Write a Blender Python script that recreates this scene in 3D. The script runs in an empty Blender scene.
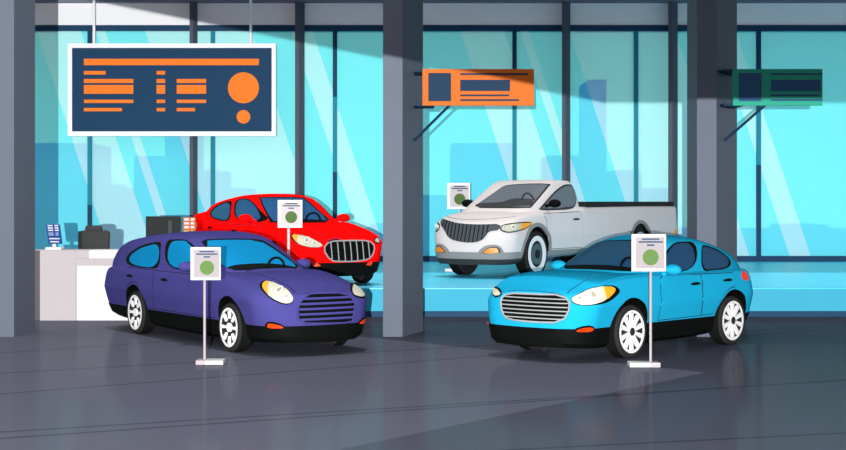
import bpy, bmesh, math, random
from math import sin, cos, pi, radians, sqrt
from mathutils import Vector, Matrix
from mathutils.bvhtree import BVHTree
from mathutils.geometry import delaunay_2d_cdt
SC = bpy.context.scene
COL = SC.collection

# ------------------------------------------------------------------ materials
def srgb(c):
    return tuple((v/255/12.92 if v/255 <= .04045 else ((v/255+.055)/1.055)**2.4) for v in c) + (1,)
MATS = {}
def mat(name, rgb, rough=.55, spec=.15, k=1.0, metal=0.0, noise=.03):
    """principled material with a faint procedural mottling of the base colour"""
    if name in MATS: return MATS[name]
    m = bpy.data.materials.new(name); m.use_nodes = True
    nt = m.node_tree; b = nt.nodes['Principled BSDF']
    c = srgb(rgb); c = (c[0]*k, c[1]*k, c[2]*k, 1)
    tc = nt.nodes.new('ShaderNodeTexCoord'); n = nt.nodes.new('ShaderNodeTexNoise')
    n.inputs['Scale'].default_value = 3.0
    nt.links.new(tc.outputs['Object'], n.inputs['Vector'])
    r = nt.nodes.new('ShaderNodeValToRGB')
    r.color_ramp.elements[0].color = tuple(v*(1-noise) for v in c[:3]) + (1,)
    r.color_ramp.elements[1].color = tuple(min(1, v*(1+noise)) for v in c[:3]) + (1,)
    nt.links.new(n.outputs['Fac'], r.inputs['Fac'])
    nt.links.new(r.outputs['Color'], b.inputs['Base Color'])
    b.inputs['Roughness'].default_value = rough
    b.inputs['Specular IOR Level'].default_value = spec
    b.inputs['Metallic'].default_value = metal
    MATS[name] = m
    return m
def film_mat(name, rgb, fac, k=1.0):
    """translucent sheet: fac of a matt tint, the rest clear"""
    m = bpy.data.materials.new(name); m.use_nodes = True
    nt = m.node_tree; nt.nodes.clear()
    o = nt.nodes.new('ShaderNodeOutputMaterial'); mx = nt.nodes.new('ShaderNodeMixShader')
    d = nt.nodes.new('ShaderNodeBsdfDiffuse'); t = nt.nodes.new('ShaderNodeBsdfTransparent')
    c = srgb(rgb); d.inputs['Color'].default_value = (c[0]*k, c[1]*k, c[2]*k, 1)
    mx.inputs[0].default_value = fac
    nt.links.new(t.outputs[0], mx.inputs[1]); nt.links.new(d.outputs[0], mx.inputs[2])
    nt.links.new(mx.outputs[0], o.inputs['Surface'])
    MATS[name] = m
    return m

# ------------------------------------------------------------------ objects
def obj(name, bm, material=None, parent=None, smooth=None, loc=None):
    me = bpy.data.meshes.new(name)
    if isinstance(bm, bmesh.types.BMesh):
        bmesh.ops.recalc_face_normals(bm, faces=bm.faces[:])
        bm.to_mesh(me); bm.free()
    else:
        me = bm
    if material is not None:
        for m in (material if isinstance(material, (list, tuple)) else [material]):
            me.materials.append(m)
    if smooth is not None:
        me.polygons.foreach_set('use_smooth', [True]*len(me.polygons))
        me.set_sharp_from_angle(angle=radians(smooth))
    o = bpy.data.objects.new(name, me); COL.objects.link(o)
    if parent is not None: o.parent = parent
    if loc: o.location = loc
    return o
def tag(o, label=None, cat=None, group=None, kind=None):
    if label: o['label'] = label
    if cat: o['category'] = cat
    if group: o['group'] = group
    if kind: o['kind'] = kind
    return o
def thing(name, label, cat, loc=(0, 0, 0), rz=0, group=None):
    o = bpy.data.objects.new(name, None); COL.objects.link(o)
    o.location = loc; o.rotation_euler = (0, 0, rz); o.empty_display_size = .2
    return tag(o, label, cat, group)
def struct(name, bm, m, parent=None, smooth=None):
    o = obj(name, bm, m, parent, smooth)
    if parent is None: o['kind'] = 'structure'
    return o
# ------------------------------------------------------------------ mesh bits
def NB(): return bmesh.new()
def box(bm, x0, x1, y0, y1, z0, z1, bev=0, mi=0):
    x0, x1 = min(x0, x1), max(x0, x1); y0, y1 = min(y0, y1), max(y0, y1); z0, z1 = min(z0, z1), max(z0, z1)
    r = bmesh.ops.create_cube(bm, size=1)
    vs = r['verts']
    for v in vs:
        v.co = ((x0+x1)/2+v.co.x*(x1-x0), (y0+y1)/2+v.co.y*(y1-y0), (z0+z1)/2+v.co.z*(z1-z0))
    fs = set(f for v in vs for f in v.link_faces)
    for f in fs: f.material_index = mi
    if bev > 0:
        es = list(set(e for v in vs for e in v.link_edges))
        bmesh.ops.bevel(bm, geom=es, offset=bev, segments=2, affect='EDGES', profile=.5)
    return bm
def bx(*a, **k): return box(NB(), *a, **k)
def prism(bm, pts, axis, a, b, mi=0):
    """polygon pts extruded along axis ('x','y','z') from a to b"""
    def P(p, t):
        return {'x': (t, p[0], p[1]), 'y': (p[0], t, p[1]), 'z': (p[0], p[1], t)}[axis]
    A = [bm.verts.new(P(p, a)) for p in pts]; B = [bm.verts.new(P(p, b)) for p in pts]
    n = len(pts); fs = [bm.faces.new(A), bm.faces.new(B[::-1])]
    for i in range(n): fs.append(bm.faces.new((A[i], B[i], B[(i+1) % n], A[(i+1) % n])))
    for f in fs: f.material_index = mi
    return bm
def disc(bm, cx, cz, r, y0, y1, n=40, ry=None):
    return prism(bm, [(cx+r*cos(2*pi*i/n), cz+(ry or r)*sin(2*pi*i/n)) for i in range(n)], 'y', y0, y1)
def tube(bm, pts, r, n=8, closed=False):
    pts = [Vector(p) for p in pts]; rings = []
    m = len(pts); up0 = None
    for i, p in enumerate(pts):
        if closed: d = pts[(i+1) % m]-pts[i-1]
        else: d = pts[min(i+1, m-1)]-pts[max(i-1, 0)]
        d.normalize()
        if up0 is None:
            up0 = Vector((0, 0, 1)) if abs(d.z) < .9 else Vector((1, 0, 0))
        s = d.cross(up0); s.normalize(); u = s.cross(d); up0 = u
        rr = r[i] if isinstance(r, (list, tuple)) else r
        rings.append([bm.verts.new(p+rr*(cos(2*pi*k/n)*s+sin(2*pi*k/n)*u)) for k in range(n)])
    for i in range(m if closed else m-1):
        a, b = rings[i], rings[(i+1) % m]
        for k in range(n): bm.faces.new((a[k], a[(k+1) % n], b[(k+1) % n], b[k]))
    if not closed:
        bm.faces.new(rings[0][::-1]); bm.faces.new(rings[-1])
    return bm
def lathe(bm, prof, n=40, axis='y', c=(0, 0, 0)):
    """closed profile of (r, t) spun about an axis"""
    rings = []
    for k in range(n):
        a = 2*pi*k/n; ring = []
        for r, t in prof:
            p = (r*cos(a), t, r*sin(a)) if axis == 'y' else (r*cos(a), r*sin(a), t)
            ring.append(bm.verts.new((p[0]+c[0], p[1]+c[1], p[2]+c[2])))
        rings.append(ring)
    m = len(prof)
    for k in range(n):
        a, b = rings[k], rings[(k+1) % n]
        for j in range(m):
            bm.faces.new((a[j], a[(j+1) % m], b[(j+1) % m], b[j]))
    bmesh.ops.remove_doubles(bm, verts=bm.verts[:], dist=1e-5)
    return bm
def pchip(xs, ys, x):
    n = len(xs)
    if x <= xs[0]: return ys[0]
    if x >= xs[-1]: return ys[-1]
    h = [xs[i+1]-xs[i] for i in range(n-1)]; d = [(ys[i+1]-ys[i])/h[i] for i in range(n-1)]
    m = [d[0]]+[0 if d[i-1]*d[i] <= 0 else 2*d[i-1]*d[i]/(d[i-1]+d[i]) for i in range(1, n-1)]+[d[-1]]
    i = max(k for k in range(n-1) if xs[k] <= x)
    t = (x-xs[i])/h[i]
    return ((1+2*t)*(1-t)**2*ys[i]+t*(1-t)**2*h[i]*m[i]+t*t*(3-2*t)*ys[i+1]+t*t*(t-1)*h[i]*m[i+1])
def chaikin(pts, it=2):
    for _ in range(it):
        q = []
        for i in range(len(pts)):
            a, b = pts[i], pts[(i+1) % len(pts)]
            q += [(.75*a[0]+.25*b[0], .75*a[1]+.25*b[1]), (.25*a[0]+.75*b[0], .25*a[1]+.75*b[1])]
        pts = q
    return pts

# ------------------------------------------------------------------ car bodies
def lower_body(P):
    """loft of cross-sections along the car: P['st'] rows are x, half width, z bottom, z crease, z shoulder, z top"""
    st = P['st']; xs = [s[0] for s in st]
    xr, xf = xs[0], xs[-1]; rf, rr = P['rf'], P['rr']
    N = P.get('n', 70); X = []
    for i in range(N+1):
        t = i/N; X.append(xr+(xf-xr)*(.5-.5*cos(pi*t))*.55+(xf-xr)*t*.45)
    def wid(x, w):
        df = xf-x; dr = x-xr
        if df < rf: w = w-P['cf']+P['cf']*sqrt(max(0, 1-(1-df/rf)**2))
        if dr < rr: w = w-P['cr']+P['cr']*sqrt(max(0, 1-(1-dr/rr)**2))
        return w
    tuck = P['tuck']
    def section(x):
        w, zb, zc, zs, zt = (pchip(xs, [s[k] for s in st], x) for k in range(1, 6))
        w = wid(x, w)
        pts = [(0, zb-.012), (w-tuck-.10, zb), (w-tuck-.02, zb+.05), (w-tuck*.72, P['zsill']), (w-tuck*.1, zc-.03), (w, zc), (w-.003, zc+.05),
               (w-.03, zs-.06), (w-.055, zs-.01), (w-.115, zs+.025), (w*.62, zs+(zt-zs)*.72), (w*.3, zs+(zt-zs)*.95), (0, zt)]
        out = []
        cnt = [3, 1, 4, 4, 1, 2, 6, 2, 2, 3, 3, 3]
        for i in range(12):
            for k in range(cnt[i]):
                t = k/cnt[i]; out.append((pts[i][0]*(1-t)+pts[i+1][0]*t, pts[i][1]*(1-t)+pts[i+1][1]*t))
        out.append(pts[-1]); return out
    def deform(x, y, z):
        tf = max(0, min(1, (x-(xf-P['bl']))/P['bl'])); tr = max(0, min(1, ((xr+P['bl'])-x)/P['bl']))
        lf = pchip(P['leanf_z'], P['leanf'], z); lr = pchip(P['leanr_z'], P['leanr'], z)
        return (x-tf*tf*(lf+P['bow']*y*y)+tr*tr*(lr+P['bowr']*y*y), y, z)
    bm = NB(); grid = []
    for x in X:
        s = section(x)
        row = [bm.verts.new(deform(x, -y, z)) for y, z in s[1:-1]][::-1]
        row = [bm.verts.new(deform(x, 0, s[-1][1]))]+row+[bm.verts.new(deform(x, 0, s[0][1]))]+[bm.verts.new(deform(x, y, z)) for y, z in s[1:-1]]
        grid.append(row)
    M = len(grid[0])
    for i in range(len(X)-1):
        a, b = grid[i], grid[i+1]
        for k in range(M): bm.faces.new((a[k], a[(k+1) % M], b[(k+1) % M], b[k]))
    for x, row in ((X[0], grid[0]), (X[-1], grid[-1])):
        s = section(x); L = len(s)-2; m = 10
        # row: [top, -y from high to low ..., bottom, +y from low to high]
        left = [row[1+L-1-i] for i in range(L)]; right = [row[L+2+i] for i in range(L)]
        prev = None
        for i in range(L):
            y, z = s[1+i]
            cur = [left[i]]+[bm.verts.new(deform(x, -y+2*y*j/m, z)) for j in range(1, m)]+[right[i]]
            if prev is None:
                bm.faces.new([row[L+1]]+cur)
            else:
                for j in range(m): bm.faces.new((prev[j], prev[j+1], cur[j+1], cur[j]))
            prev = cur
        bm.faces.new([row[0]]+prev)
    bmesh.ops.recalc_face_normals(bm, faces=bm.faces[:])
    return bm
def greenhouse(P):
    """stack of rounded plan rings from the belt line to the roof: rows are z, x front, x rear, half width"""
    R = P['rings']; n = 64; xm = P['xm']; bm = NB()
    idx = list(range(len(R))); K = 34; rows = []
    for j in range(K+1):
        t = (len(R)-1)*j/K
        z, xf, xr, w = (pchip(idx, [r[k] for r in R], t) for k in range(4))
        xc = xm if xr < xm < xf else (xr+xf)/2
        row = []
        for i in range(n):
            a = 2*pi*i/n; c, s = cos(a), sin(a)
            e = 2/P['nf'] if c > 0 else 2/P['nr']
            x = xc+(xf-xc if c > 0 else xc-xr)*math.copysign(abs(c)**e, c)
            y = w*math.copysign(abs(s)**e, s)
            row.append(bm.verts.new((x, y, z)))
        rows.append(row)
    for a, b in zip(rows, rows[1:]):
        for i in range(n): bm.faces.new((a[i], a[(i+1) % n], b[(i+1) % n], b[i]))
    bm.faces.new(rows[0][::-1]); bm.faces.new(rows[-1])
    bmesh.ops.recalc_face_normals(bm, faces=bm.faces[:])
    return bm
def tmp_obj(bm, mats):
    me = bpy.data.meshes.new('tmp'); bm.to_mesh(me); bm.free()
    for m in mats: me.materials.append(m)
    o = bpy.data.objects.new('tmp', me); COL.objects.link(o); return o
def boolean(base, cutters, op='DIFFERENCE'):
    for c in cutters:
        md = base.modifiers.new('b', 'BOOLEAN'); md.operation = op; md.solver = 'EXACT'; md.object = c
    dg = bpy.context.evaluated_depsgraph_get()
    me = bpy.data.meshes.new_from_object(base.evaluated_get(dg))
    base.modifiers.clear()
    for c in cutters: bpy.data.objects.remove(c)
    old = base.data; base.data = me; bpy.data.meshes.remove(old)
    return base
def bvh_of(meshes):
    vs, fs = [], []
    for me in meshes:
        k = len(vs); vs += [v.co.copy() for v in me.vertices]
        fs += [[k+i for i in p.vertices] for p in me.polygons]
    return BVHTree.FromPolygons(vs, fs)
def basis(d):
    """'side', 'front', 'rear', 'top' or an angle in degrees from the nose: outward direction, u axis, v axis"""
    if d == 'top': return Vector((0, 0, 1)), Vector((1, 0, 0)), Vector((0, 1, 0))
    if d == 'side': n = Vector((0, 1, 0)); return n, Vector((1, 0, 0)), Vector((0, 0, 1))
    a = {'front': 0, 'rear': pi}.get(d, radians(d) if not isinstance(d, str) else 0)
    n = Vector((cos(a), sin(a), 0)); return n, Vector((-sin(a), cos(a), 0)), Vector((0, 0, 1))
def patch(bvh, poly, d, off=.006, th=.02, h=.05, mirror=False, smooth=0, bm=None, mi=0):
    """a thin shell that follows the body: a polygon in the (u, v) plane of direction d laid onto the surface"""
    n, u, v = basis(d)
    if mirror:
        n, u, v = (Vector((a.x, -a.y, a.z)) for a in (n, u, v))
    if smooth: poly = chaikin(poly, smooth)
    q = []
    for i in range(len(poly)):                                    # subdivide long edges
        a, b = poly[i], poly[(i+1) % len(poly)]
        L = math.hypot(b[0]-a[0], b[1]-a[1]); k = max(1, int(L/h))
        q += [(a[0]+(b[0]-a[0])*j/k, a[1]+(b[1]-a[1])*j/k) for j in range(k)]
    nb = len(q); pts = list(q)
    x0, x1 = min(p[0] for p in q), max(p[0] for p in q); y0, y1 = min(p[1] for p in q), max(p[1] for p in q)
    def inside(p):
        c = False; j = nb-1
        for i in range(nb):
            if (q[i][1] > p[1]) != (q[j][1] > p[1]) and p[0] < (q[j][0]-q[i][0])*(p[1]-q[i][1])/(q[j][1]-q[i][1])+q[i][0]: c = not c
            j = i
        return c
    def dmin(p): return min((p[0]-a[0])**2+(p[1]-a[1])**2 for a in q)
    yy = y0+h/2
    while yy < y1:
        xx = x0+h/2
        while xx < x1:
            if inside((xx, yy)) and dmin((xx, yy)) > (.35*h)**2: pts.append((xx, yy))
            xx += h
        yy += h
    vs, es, fs, *_ = delaunay_2d_cdt([Vector(p) for p in pts], [(i, (i+1) % nb) for i in range(nb)], [], 1, 1e-6)
    hit = []
    for p in vs:
        o = u*p[0]+v*p[1]+n*6
        loc, nor, _i, _d = bvh.ray_cast(o, -n)
        if loc is None:
            loc, nor, _i, _d = bvh.find_nearest(u*p[0]+v*p[1]+n*1.0)
        if nor.dot(n) < 0: nor = -nor
        hit.append((loc, nor))
    bm = bm or NB(); cnt = {}
    A = [bm.verts.new(l+m*off) for l, m in hit]; B = [bm.verts.new(l+m*(off-th)) for l, m in hit]
    for f in fs:
        for k in range(len(f)):
            e = (f[k], f[(k+1) % len(f)]); cnt[e] = 1
        x = bm.faces.new([A[i] for i in f]); x.material_index = mi
        x = bm.faces.new([B[i] for i in f[::-1]]); x.material_index = mi
    for (a, b) in list(cnt):
        if (b, a) not in cnt:
            x = bm.faces.new((A[a], B[a], B[b], A[b])); x.material_index = mi
    return bm
def surf(bvh, p, d, mirror=False, off=0):
    n, u, v = basis(d)
    if mirror: n, u, v = (Vector((a.x, -a.y, a.z)) for a in (n, u, v))
    loc, nor, _i, _d = bvh.ray_cast(u*p[0]+v*p[1]+n*6, -n)
    if loc is None: loc, nor, _i, _d = bvh.find_nearest(u*p[0]+v*p[1]+n*1.0)
    if nor.dot(n) < 0: nor = -nor
    return loc+nor*off
def line_patch(pts, w):
    """polygon of a narrow ribbon of width w along an open polyline"""
    L, Rr = [], []
    for i, p in enumerate(pts):
        a, b = pts[max(i-1, 0)], pts[min(i+1, len(pts)-1)]
        dx, dy = b[0]-a[0], b[1]-a[1]; l = math.hypot(dx, dy) or 1
        L.append((p[0]-dy/l*w/2, p[1]+dx/l*w/2)); Rr.append((p[0]+dy/l*w/2, p[1]-dx/l*w/2))
    return L+Rr[::-1]

def make_body(P, paint, well):
    """whole shell: lower body joined to the cabin, wheel wells cut out; returns mesh, bvh"""
    lo = tmp_obj(lower_body(P), [paint, well]); gh = tmp_obj(greenhouse(P), [paint, well])
    solid = boolean(lo, [gh], 'UNION')
    full = bvh_of([solid.data])
    cut = []
    for ax in P['axles']:
        for s in (-1, 1):
            bm = NB(); n = 40; ra = P['ra']
            pts = [(ax+ra*cos(2*pi*i/n), P['R']+.02+ra*sin(2*pi*i/n)) for i in range(n)]
            prism(bm, pts, 'y', s*(P['W']-.34), s*(P['W']+.3), mi=1)
            bmesh.ops.recalc_face_normals(bm, faces=bm.faces[:])
            cut.append(tmp_obj(bm, [paint, well]))
    if P.get('bed'):
        x0, x1, w, z0 = P['bed']
        bm = NB(); box(bm, x0, x1, -w, w, z0, 3, mi=1); cut.append(tmp_obj(bm, [paint, well]))
    boolean(solid, cut)
    me = solid.data; bpy.data.objects.remove(solid)
    return me, full
# ------------------------------------------------------------------ levels (reflectance scale of each group of surfaces, light powers)
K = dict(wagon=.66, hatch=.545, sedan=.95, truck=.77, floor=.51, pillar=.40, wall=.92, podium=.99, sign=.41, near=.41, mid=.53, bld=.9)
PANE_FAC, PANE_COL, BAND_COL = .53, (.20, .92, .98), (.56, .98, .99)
FILL_SPOT, SUN, EXPO = 49000.0, 1.6, 0.09
SKY_N, SKY_C = (1.0, .96, .98), (.30, .86, .72)
# ------------------------------------------------------------------ body shapes (metres; x forward from mid wheelbase)
LF = dict(leanf_z=[.15, .25, .42, .6, .8, 1.0], leanf=[.05, .01, 0, .03, .09, .2],
          leanr_z=[.2, .35, .6, .8, 1.0, 1.1], leanr=[.16, .08, .0, .03, .12, .18])
WAGON = dict(W=.89, axles=(1.62, -1.62), R=.33, ra=.405, rf=.42, cf=.36, rr=.5, cr=.36, bl=.9, bow=.20, bowr=.10, tuck=.10, zsill=.40, **LF,
    st=[(-3.22, .89, .26, .67, .93, .96), (-2.3, .90, .20, .66, 1.0, 1.03), (0, .89, .145, .65, 1.02, 1.05), (1.0, .89, .15, .655, 1.02, 1.06),
        (1.6, .89, .165, .70, .965, 1.04), (2.2, .89, .18, .70, .845, .95), (2.5, .885, .19, .68, .775, .87), (2.70, .88, .19, .66, .75, .82)],
    xm=-.6, nf=3.5, nr=5.5,
    rings=[(.95, 1.50, -3.18, .835), (1.06, 1.30, -3.24, .79), (1.16, 1.03, -3.20, .755), (1.28, .72, -3.06, .72), (1.40, .42, -2.68, .67),
           (1.48, .2, -2.0, .61), (1.53, -.05, -1.45, .51), (1.565, -.3, -.95, .33), (1.575, -.5, -.75, .12)])
LFH = dict(LF, leanr=[.03, .02, 0, .03, .12, .18])
HATCH = dict(W=.89, axles=(1.225, -1.225), R=.345, ra=.42, rf=.42, cf=.34, rr=.45, cr=.36, bl=.85, bow=.2, bowr=.10, tuck=.10, zsill=.43, **LFH,
    st=[(-2.08, .89, .30, .70, 1.02, 1.05), (-1.3, .90, .22, .69, 1.04, 1.07), (0, .89, .165, .67, 1.04, 1.07), (.7, .89, .165, .67, 1.05, 1.09),
        (1.2, .89, .165, .70, 1.04, 1.09), (1.7, .895, .17, .72, .99, 1.05), (2.05, .90, .185, .70, .89, .95), (2.38, .89, .20, .68, .81, .87)],
    xm=-.4, nf=3.5, nr=3.8,
    rings=[(.95, 1.30, -2.08, .835), (1.06, 1.13, -2.04, .785), (1.16, .90, -1.96, .75), (1.28, .62, -1.78, .71), (1.38, .36, -1.46, .66),
           (1.455, .14, -1.12, .60), (1.51, -.1, -.85, .50), (1.545, -.25, -.65, .33), (1.555, -.35, -.5, .12)])
SEDAN = dict(W=.89, axles=(1.80, -1.62), R=.33, ra=.405, rf=.42, cf=.36, rr=.5, cr=.36, bl=.9, bow=.20, bowr=.10, tuck=.10, zsill=.40, **LF,
    st=[(-3.28, .87, .26, .67, 1.15, 1.22), (-2.9, .89, .24, .67, 1.15, 1.25), (-2.3, .89, .20, .66, 1.04, 1.09), (0, .89, .145, .65, 1.02, 1.05), (1.0, .89, .15, .655, 1.02, 1.06),
        (1.7, .89, .165, .70, .945, 1.01), (2.3, .89, .18, .70, .85, .92), (2.6, .885, .19, .68, .79, .86), (2.80, .88, .19, .66, .75, .82)],
    xm=-.5, nf=3.5, nr=4.5,
    rings=[(.95, 1.45, -3.1, .83), (1.06, 1.25, -3.16, .785), (1.16, .98, -3.10, .75), (1.28, .68, -2.90, .71), (1.39, .42, -2.45, .66),
           (1.465, .2, -1.75, .60), (1.515, -.05, -1.25, .50), (1.545, -.25, -.85, .33), (1.555, -.4, -.65, .12)])
TRUCK = dict(W=.95, axles=(2.38, -2.38), R=.46, ra=.53, rf=.45, cf=.38, rr=.12, cr=.06, bl=.9, bow=.22, bowr=0, tuck=.06, zsill=.52,
    leanf_z=[.3, .5, .7, .9, 1.1, 1.3], leanf=[.03, .0, .02, .08, .14, .3], leanr_z=[.3, 1.4], leanr=[0, 0],
    st=[(-4.47, .94, .42, .8, 1.385, 1.405), (-3, .95, .42, .8, 1.385, 1.405), (0.3, .95, .40, .8, 1.37, 1.40), (2.0, .95, .36, .8, 1.31, 1.37),
        (2.6, .95, .33, .8, 1.25, 1.33), (3.1, .95, .30, .8, 1.17, 1.26), (3.45, .94, .29, .8, 1.08, 1.17), (3.68, .93, .29, .8, 1.02, 1.11)],
    xm=1.2, nf=4, nr=8, bed=(-4.39, .12, .86, .75),
    rings=[(1.2, 2.95, .20, .88), (1.38, 2.65, .21, .85), (1.52, 2.35, .23, .82), (1.68, 2.0, .27, .78), (1.82, 1.7, .30, .73), (1.90, 1.5, .33, .69),
           (1.945, 1.3, .40, .62), (1.96, 1.1, .6, .35), (1.965, 1.0, .75, .12)])
POSES = {}
def pose(f, r, z, side, half, scale=1):
    fx, fy = f[0]-r[0], f[1]-r[1]; L = math.hypot(fx, fy); fx, fy = fx/L, fy/L
    nx, ny = -fy*side, fx*side
    ox, oy = (f[0]+r[0])/2-nx*half*scale, (f[1]+r[1])/2-ny*half*scale
    return dict(loc=(ox, oy, z), rz=math.atan2(fy, fx), s=scale, side=side)
PZ = .50
POSES['wagon'] = pose((-2.6104, 20.0779), (-4.3845, 22.7749), 0, -1, .87)
POSES['hatch'] = pose((2.6900, 19.2545), (4.3614, 21.0472), 0, 1, .87)
POSES['truck'] = pose((2.28, 29.92), (4.9144, 33.88), PZ, 1, .93)
a_ = .4527; s_ = 1.07
POSES['sedan'] = pose((-3.549+s_*1.6*sin(a_), 28.87-s_*1.6*cos(a_)), (-3.549-s_*1.6*sin(a_), 28.87+s_*1.6*cos(a_)), PZ, -1, .87, s_)
SPECS = dict(wagon=WAGON, hatch=HATCH, sedan=SEDAN, truck=TRUCK)
FEAT = {}
FEAT['wagon'] = dict(
    winr=('side', [(-2.253, 1.123), (-2.199, 1.198), (-1.956, 1.287), (-1.698, 1.355), (-1.1, 1.429), (-1.019, 1.312), (-0.853, 1.019), (-1.272, 1.013), (-1.76, 1.014), (-2.053, 1.038), (-2.188, 1.074)]),
    winr_g=('side', [(-2.083, 1.129), (-2.05, 1.192), (-1.833, 1.27), (-1.657, 1.315), (-1.079, 1.396), (-0.925, 1.029), (-1.581, 1.025), (-1.903, 1.053), (-2.03, 1.09)]),
    winf=('side', [(-0.952, 1.437), (-0.682, 1.458), (-0.32, 1.462), (-0.21, 1.444), (-0.004, 1.396), (0.158, 1.334), (0.496, 1.207), (0.852, 1.052), (-0.608, 1.016)]),
    winf_g=('side', [(-0.772, 1.417), (-0.462, 1.44), (-0.24, 1.439), (-0.169, 1.414), (0.031, 1.357), (0.4, 1.218), (0.762, 1.07), (-0.563, 1.033)]),
    ws=('front', [(0.56, 1.463), (0.304, 1.481), (-0.297, 1.469), (-0.372, 1.406), (-0.446, 1.261), (-0.479, 1.05), (0.221, 1.07), (0.642, 1.065), (0.579, 1.362)]),
    ws_g=('front', [(0.557, 1.44), (0.336, 1.459), (-0.26, 1.447), (-0.367, 1.291), (-0.441, 1.082), (-0.221, 1.128), (0.005, 1.148), (0.266, 1.147), (0.471, 1.136), (0.629, 1.086)]),
    steer=('front', [(-0.078, 1.108), (-0.202, 1.105), (-0.214, 1.202)]),
    hl=(40, [(-0.848, 0.9), (-0.846, 0.949), (-0.913, 0.965), (-1.052, 0.932), (-1.292, 0.833), (-1.358, 0.764), (-1.338, 0.691), (-1.254, 0.675), (-1.104, 0.731), (-0.968, 0.818)]),
    hl_g=(40, [(-0.894, 0.89), (-0.89, 0.94), (-0.965, 0.948), (-1.081, 0.917), (-1.271, 0.839), (-1.351, 0.764), (-1.328, 0.699), (-1.253, 0.689), (-1.121, 0.738), (-0.987, 0.818)]),
    hl_a=(40, [(-0.894, 0.89), (-0.89, 0.94), (-0.954, 0.949), (-0.98, 0.87), (-1.02, 0.8), (-0.987, 0.818)]),
    hl_c=(40, [(-1.141, 0.846), (-1.264, 0.776), (-1.191, 0.846)]),
    gr=('front', [(0.21, 0.8), (0.072, 0.812), (-0.374, 0.799), (-0.513, 0.68), (-0.479, 0.567), (-0.443, 0.464), (-0.411, 0.409), (0.005, 0.421), (0.386, 0.44), (0.372, 0.671)]),
    ts=(40, [(-0.999, 0.367), (-1.012, 0.45), (-1.077, 0.465), (-1.2, 0.44), (-1.298, 0.369)]),
    ts_g=(40, [(-1.028, 0.371), (-1.036, 0.44), (-1.076, 0.448), (-1.191, 0.426), (-1.282, 0.373)]),
    hood=('top', [(1.253, 0.413), (1.669, 0.395), (1.99, 0.366), (2.327, 0.32), (2.585, 0.34)]),
    seams=('side', [(-2.028, 1.018), (-2.081, 0.966), (-2.091, 0.853), (-2.051, 0.649), (-0.897, 1.021), (-0.904, 0.952), (-0.926, 0.843), (-0.917, 0.706), (-1.067, 0.442)]),
    handles=('side', [(-1.756, 0.877), (-0.466, 0.873)]),
    mir=('side', [(-0.035, 1.134)]),
    mirf=('front', [(-0.606, 1.075)]),
    hlf=('front', [(-0.764, 0.905), (-0.803, 0.862), (-0.834, 0.818), (-0.813, 0.782), (-0.856, 0.741), (-0.712, 0.708), (-0.598, 0.725), (-0.503, 0.764), (-0.528, 0.827)]),
)
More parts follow.
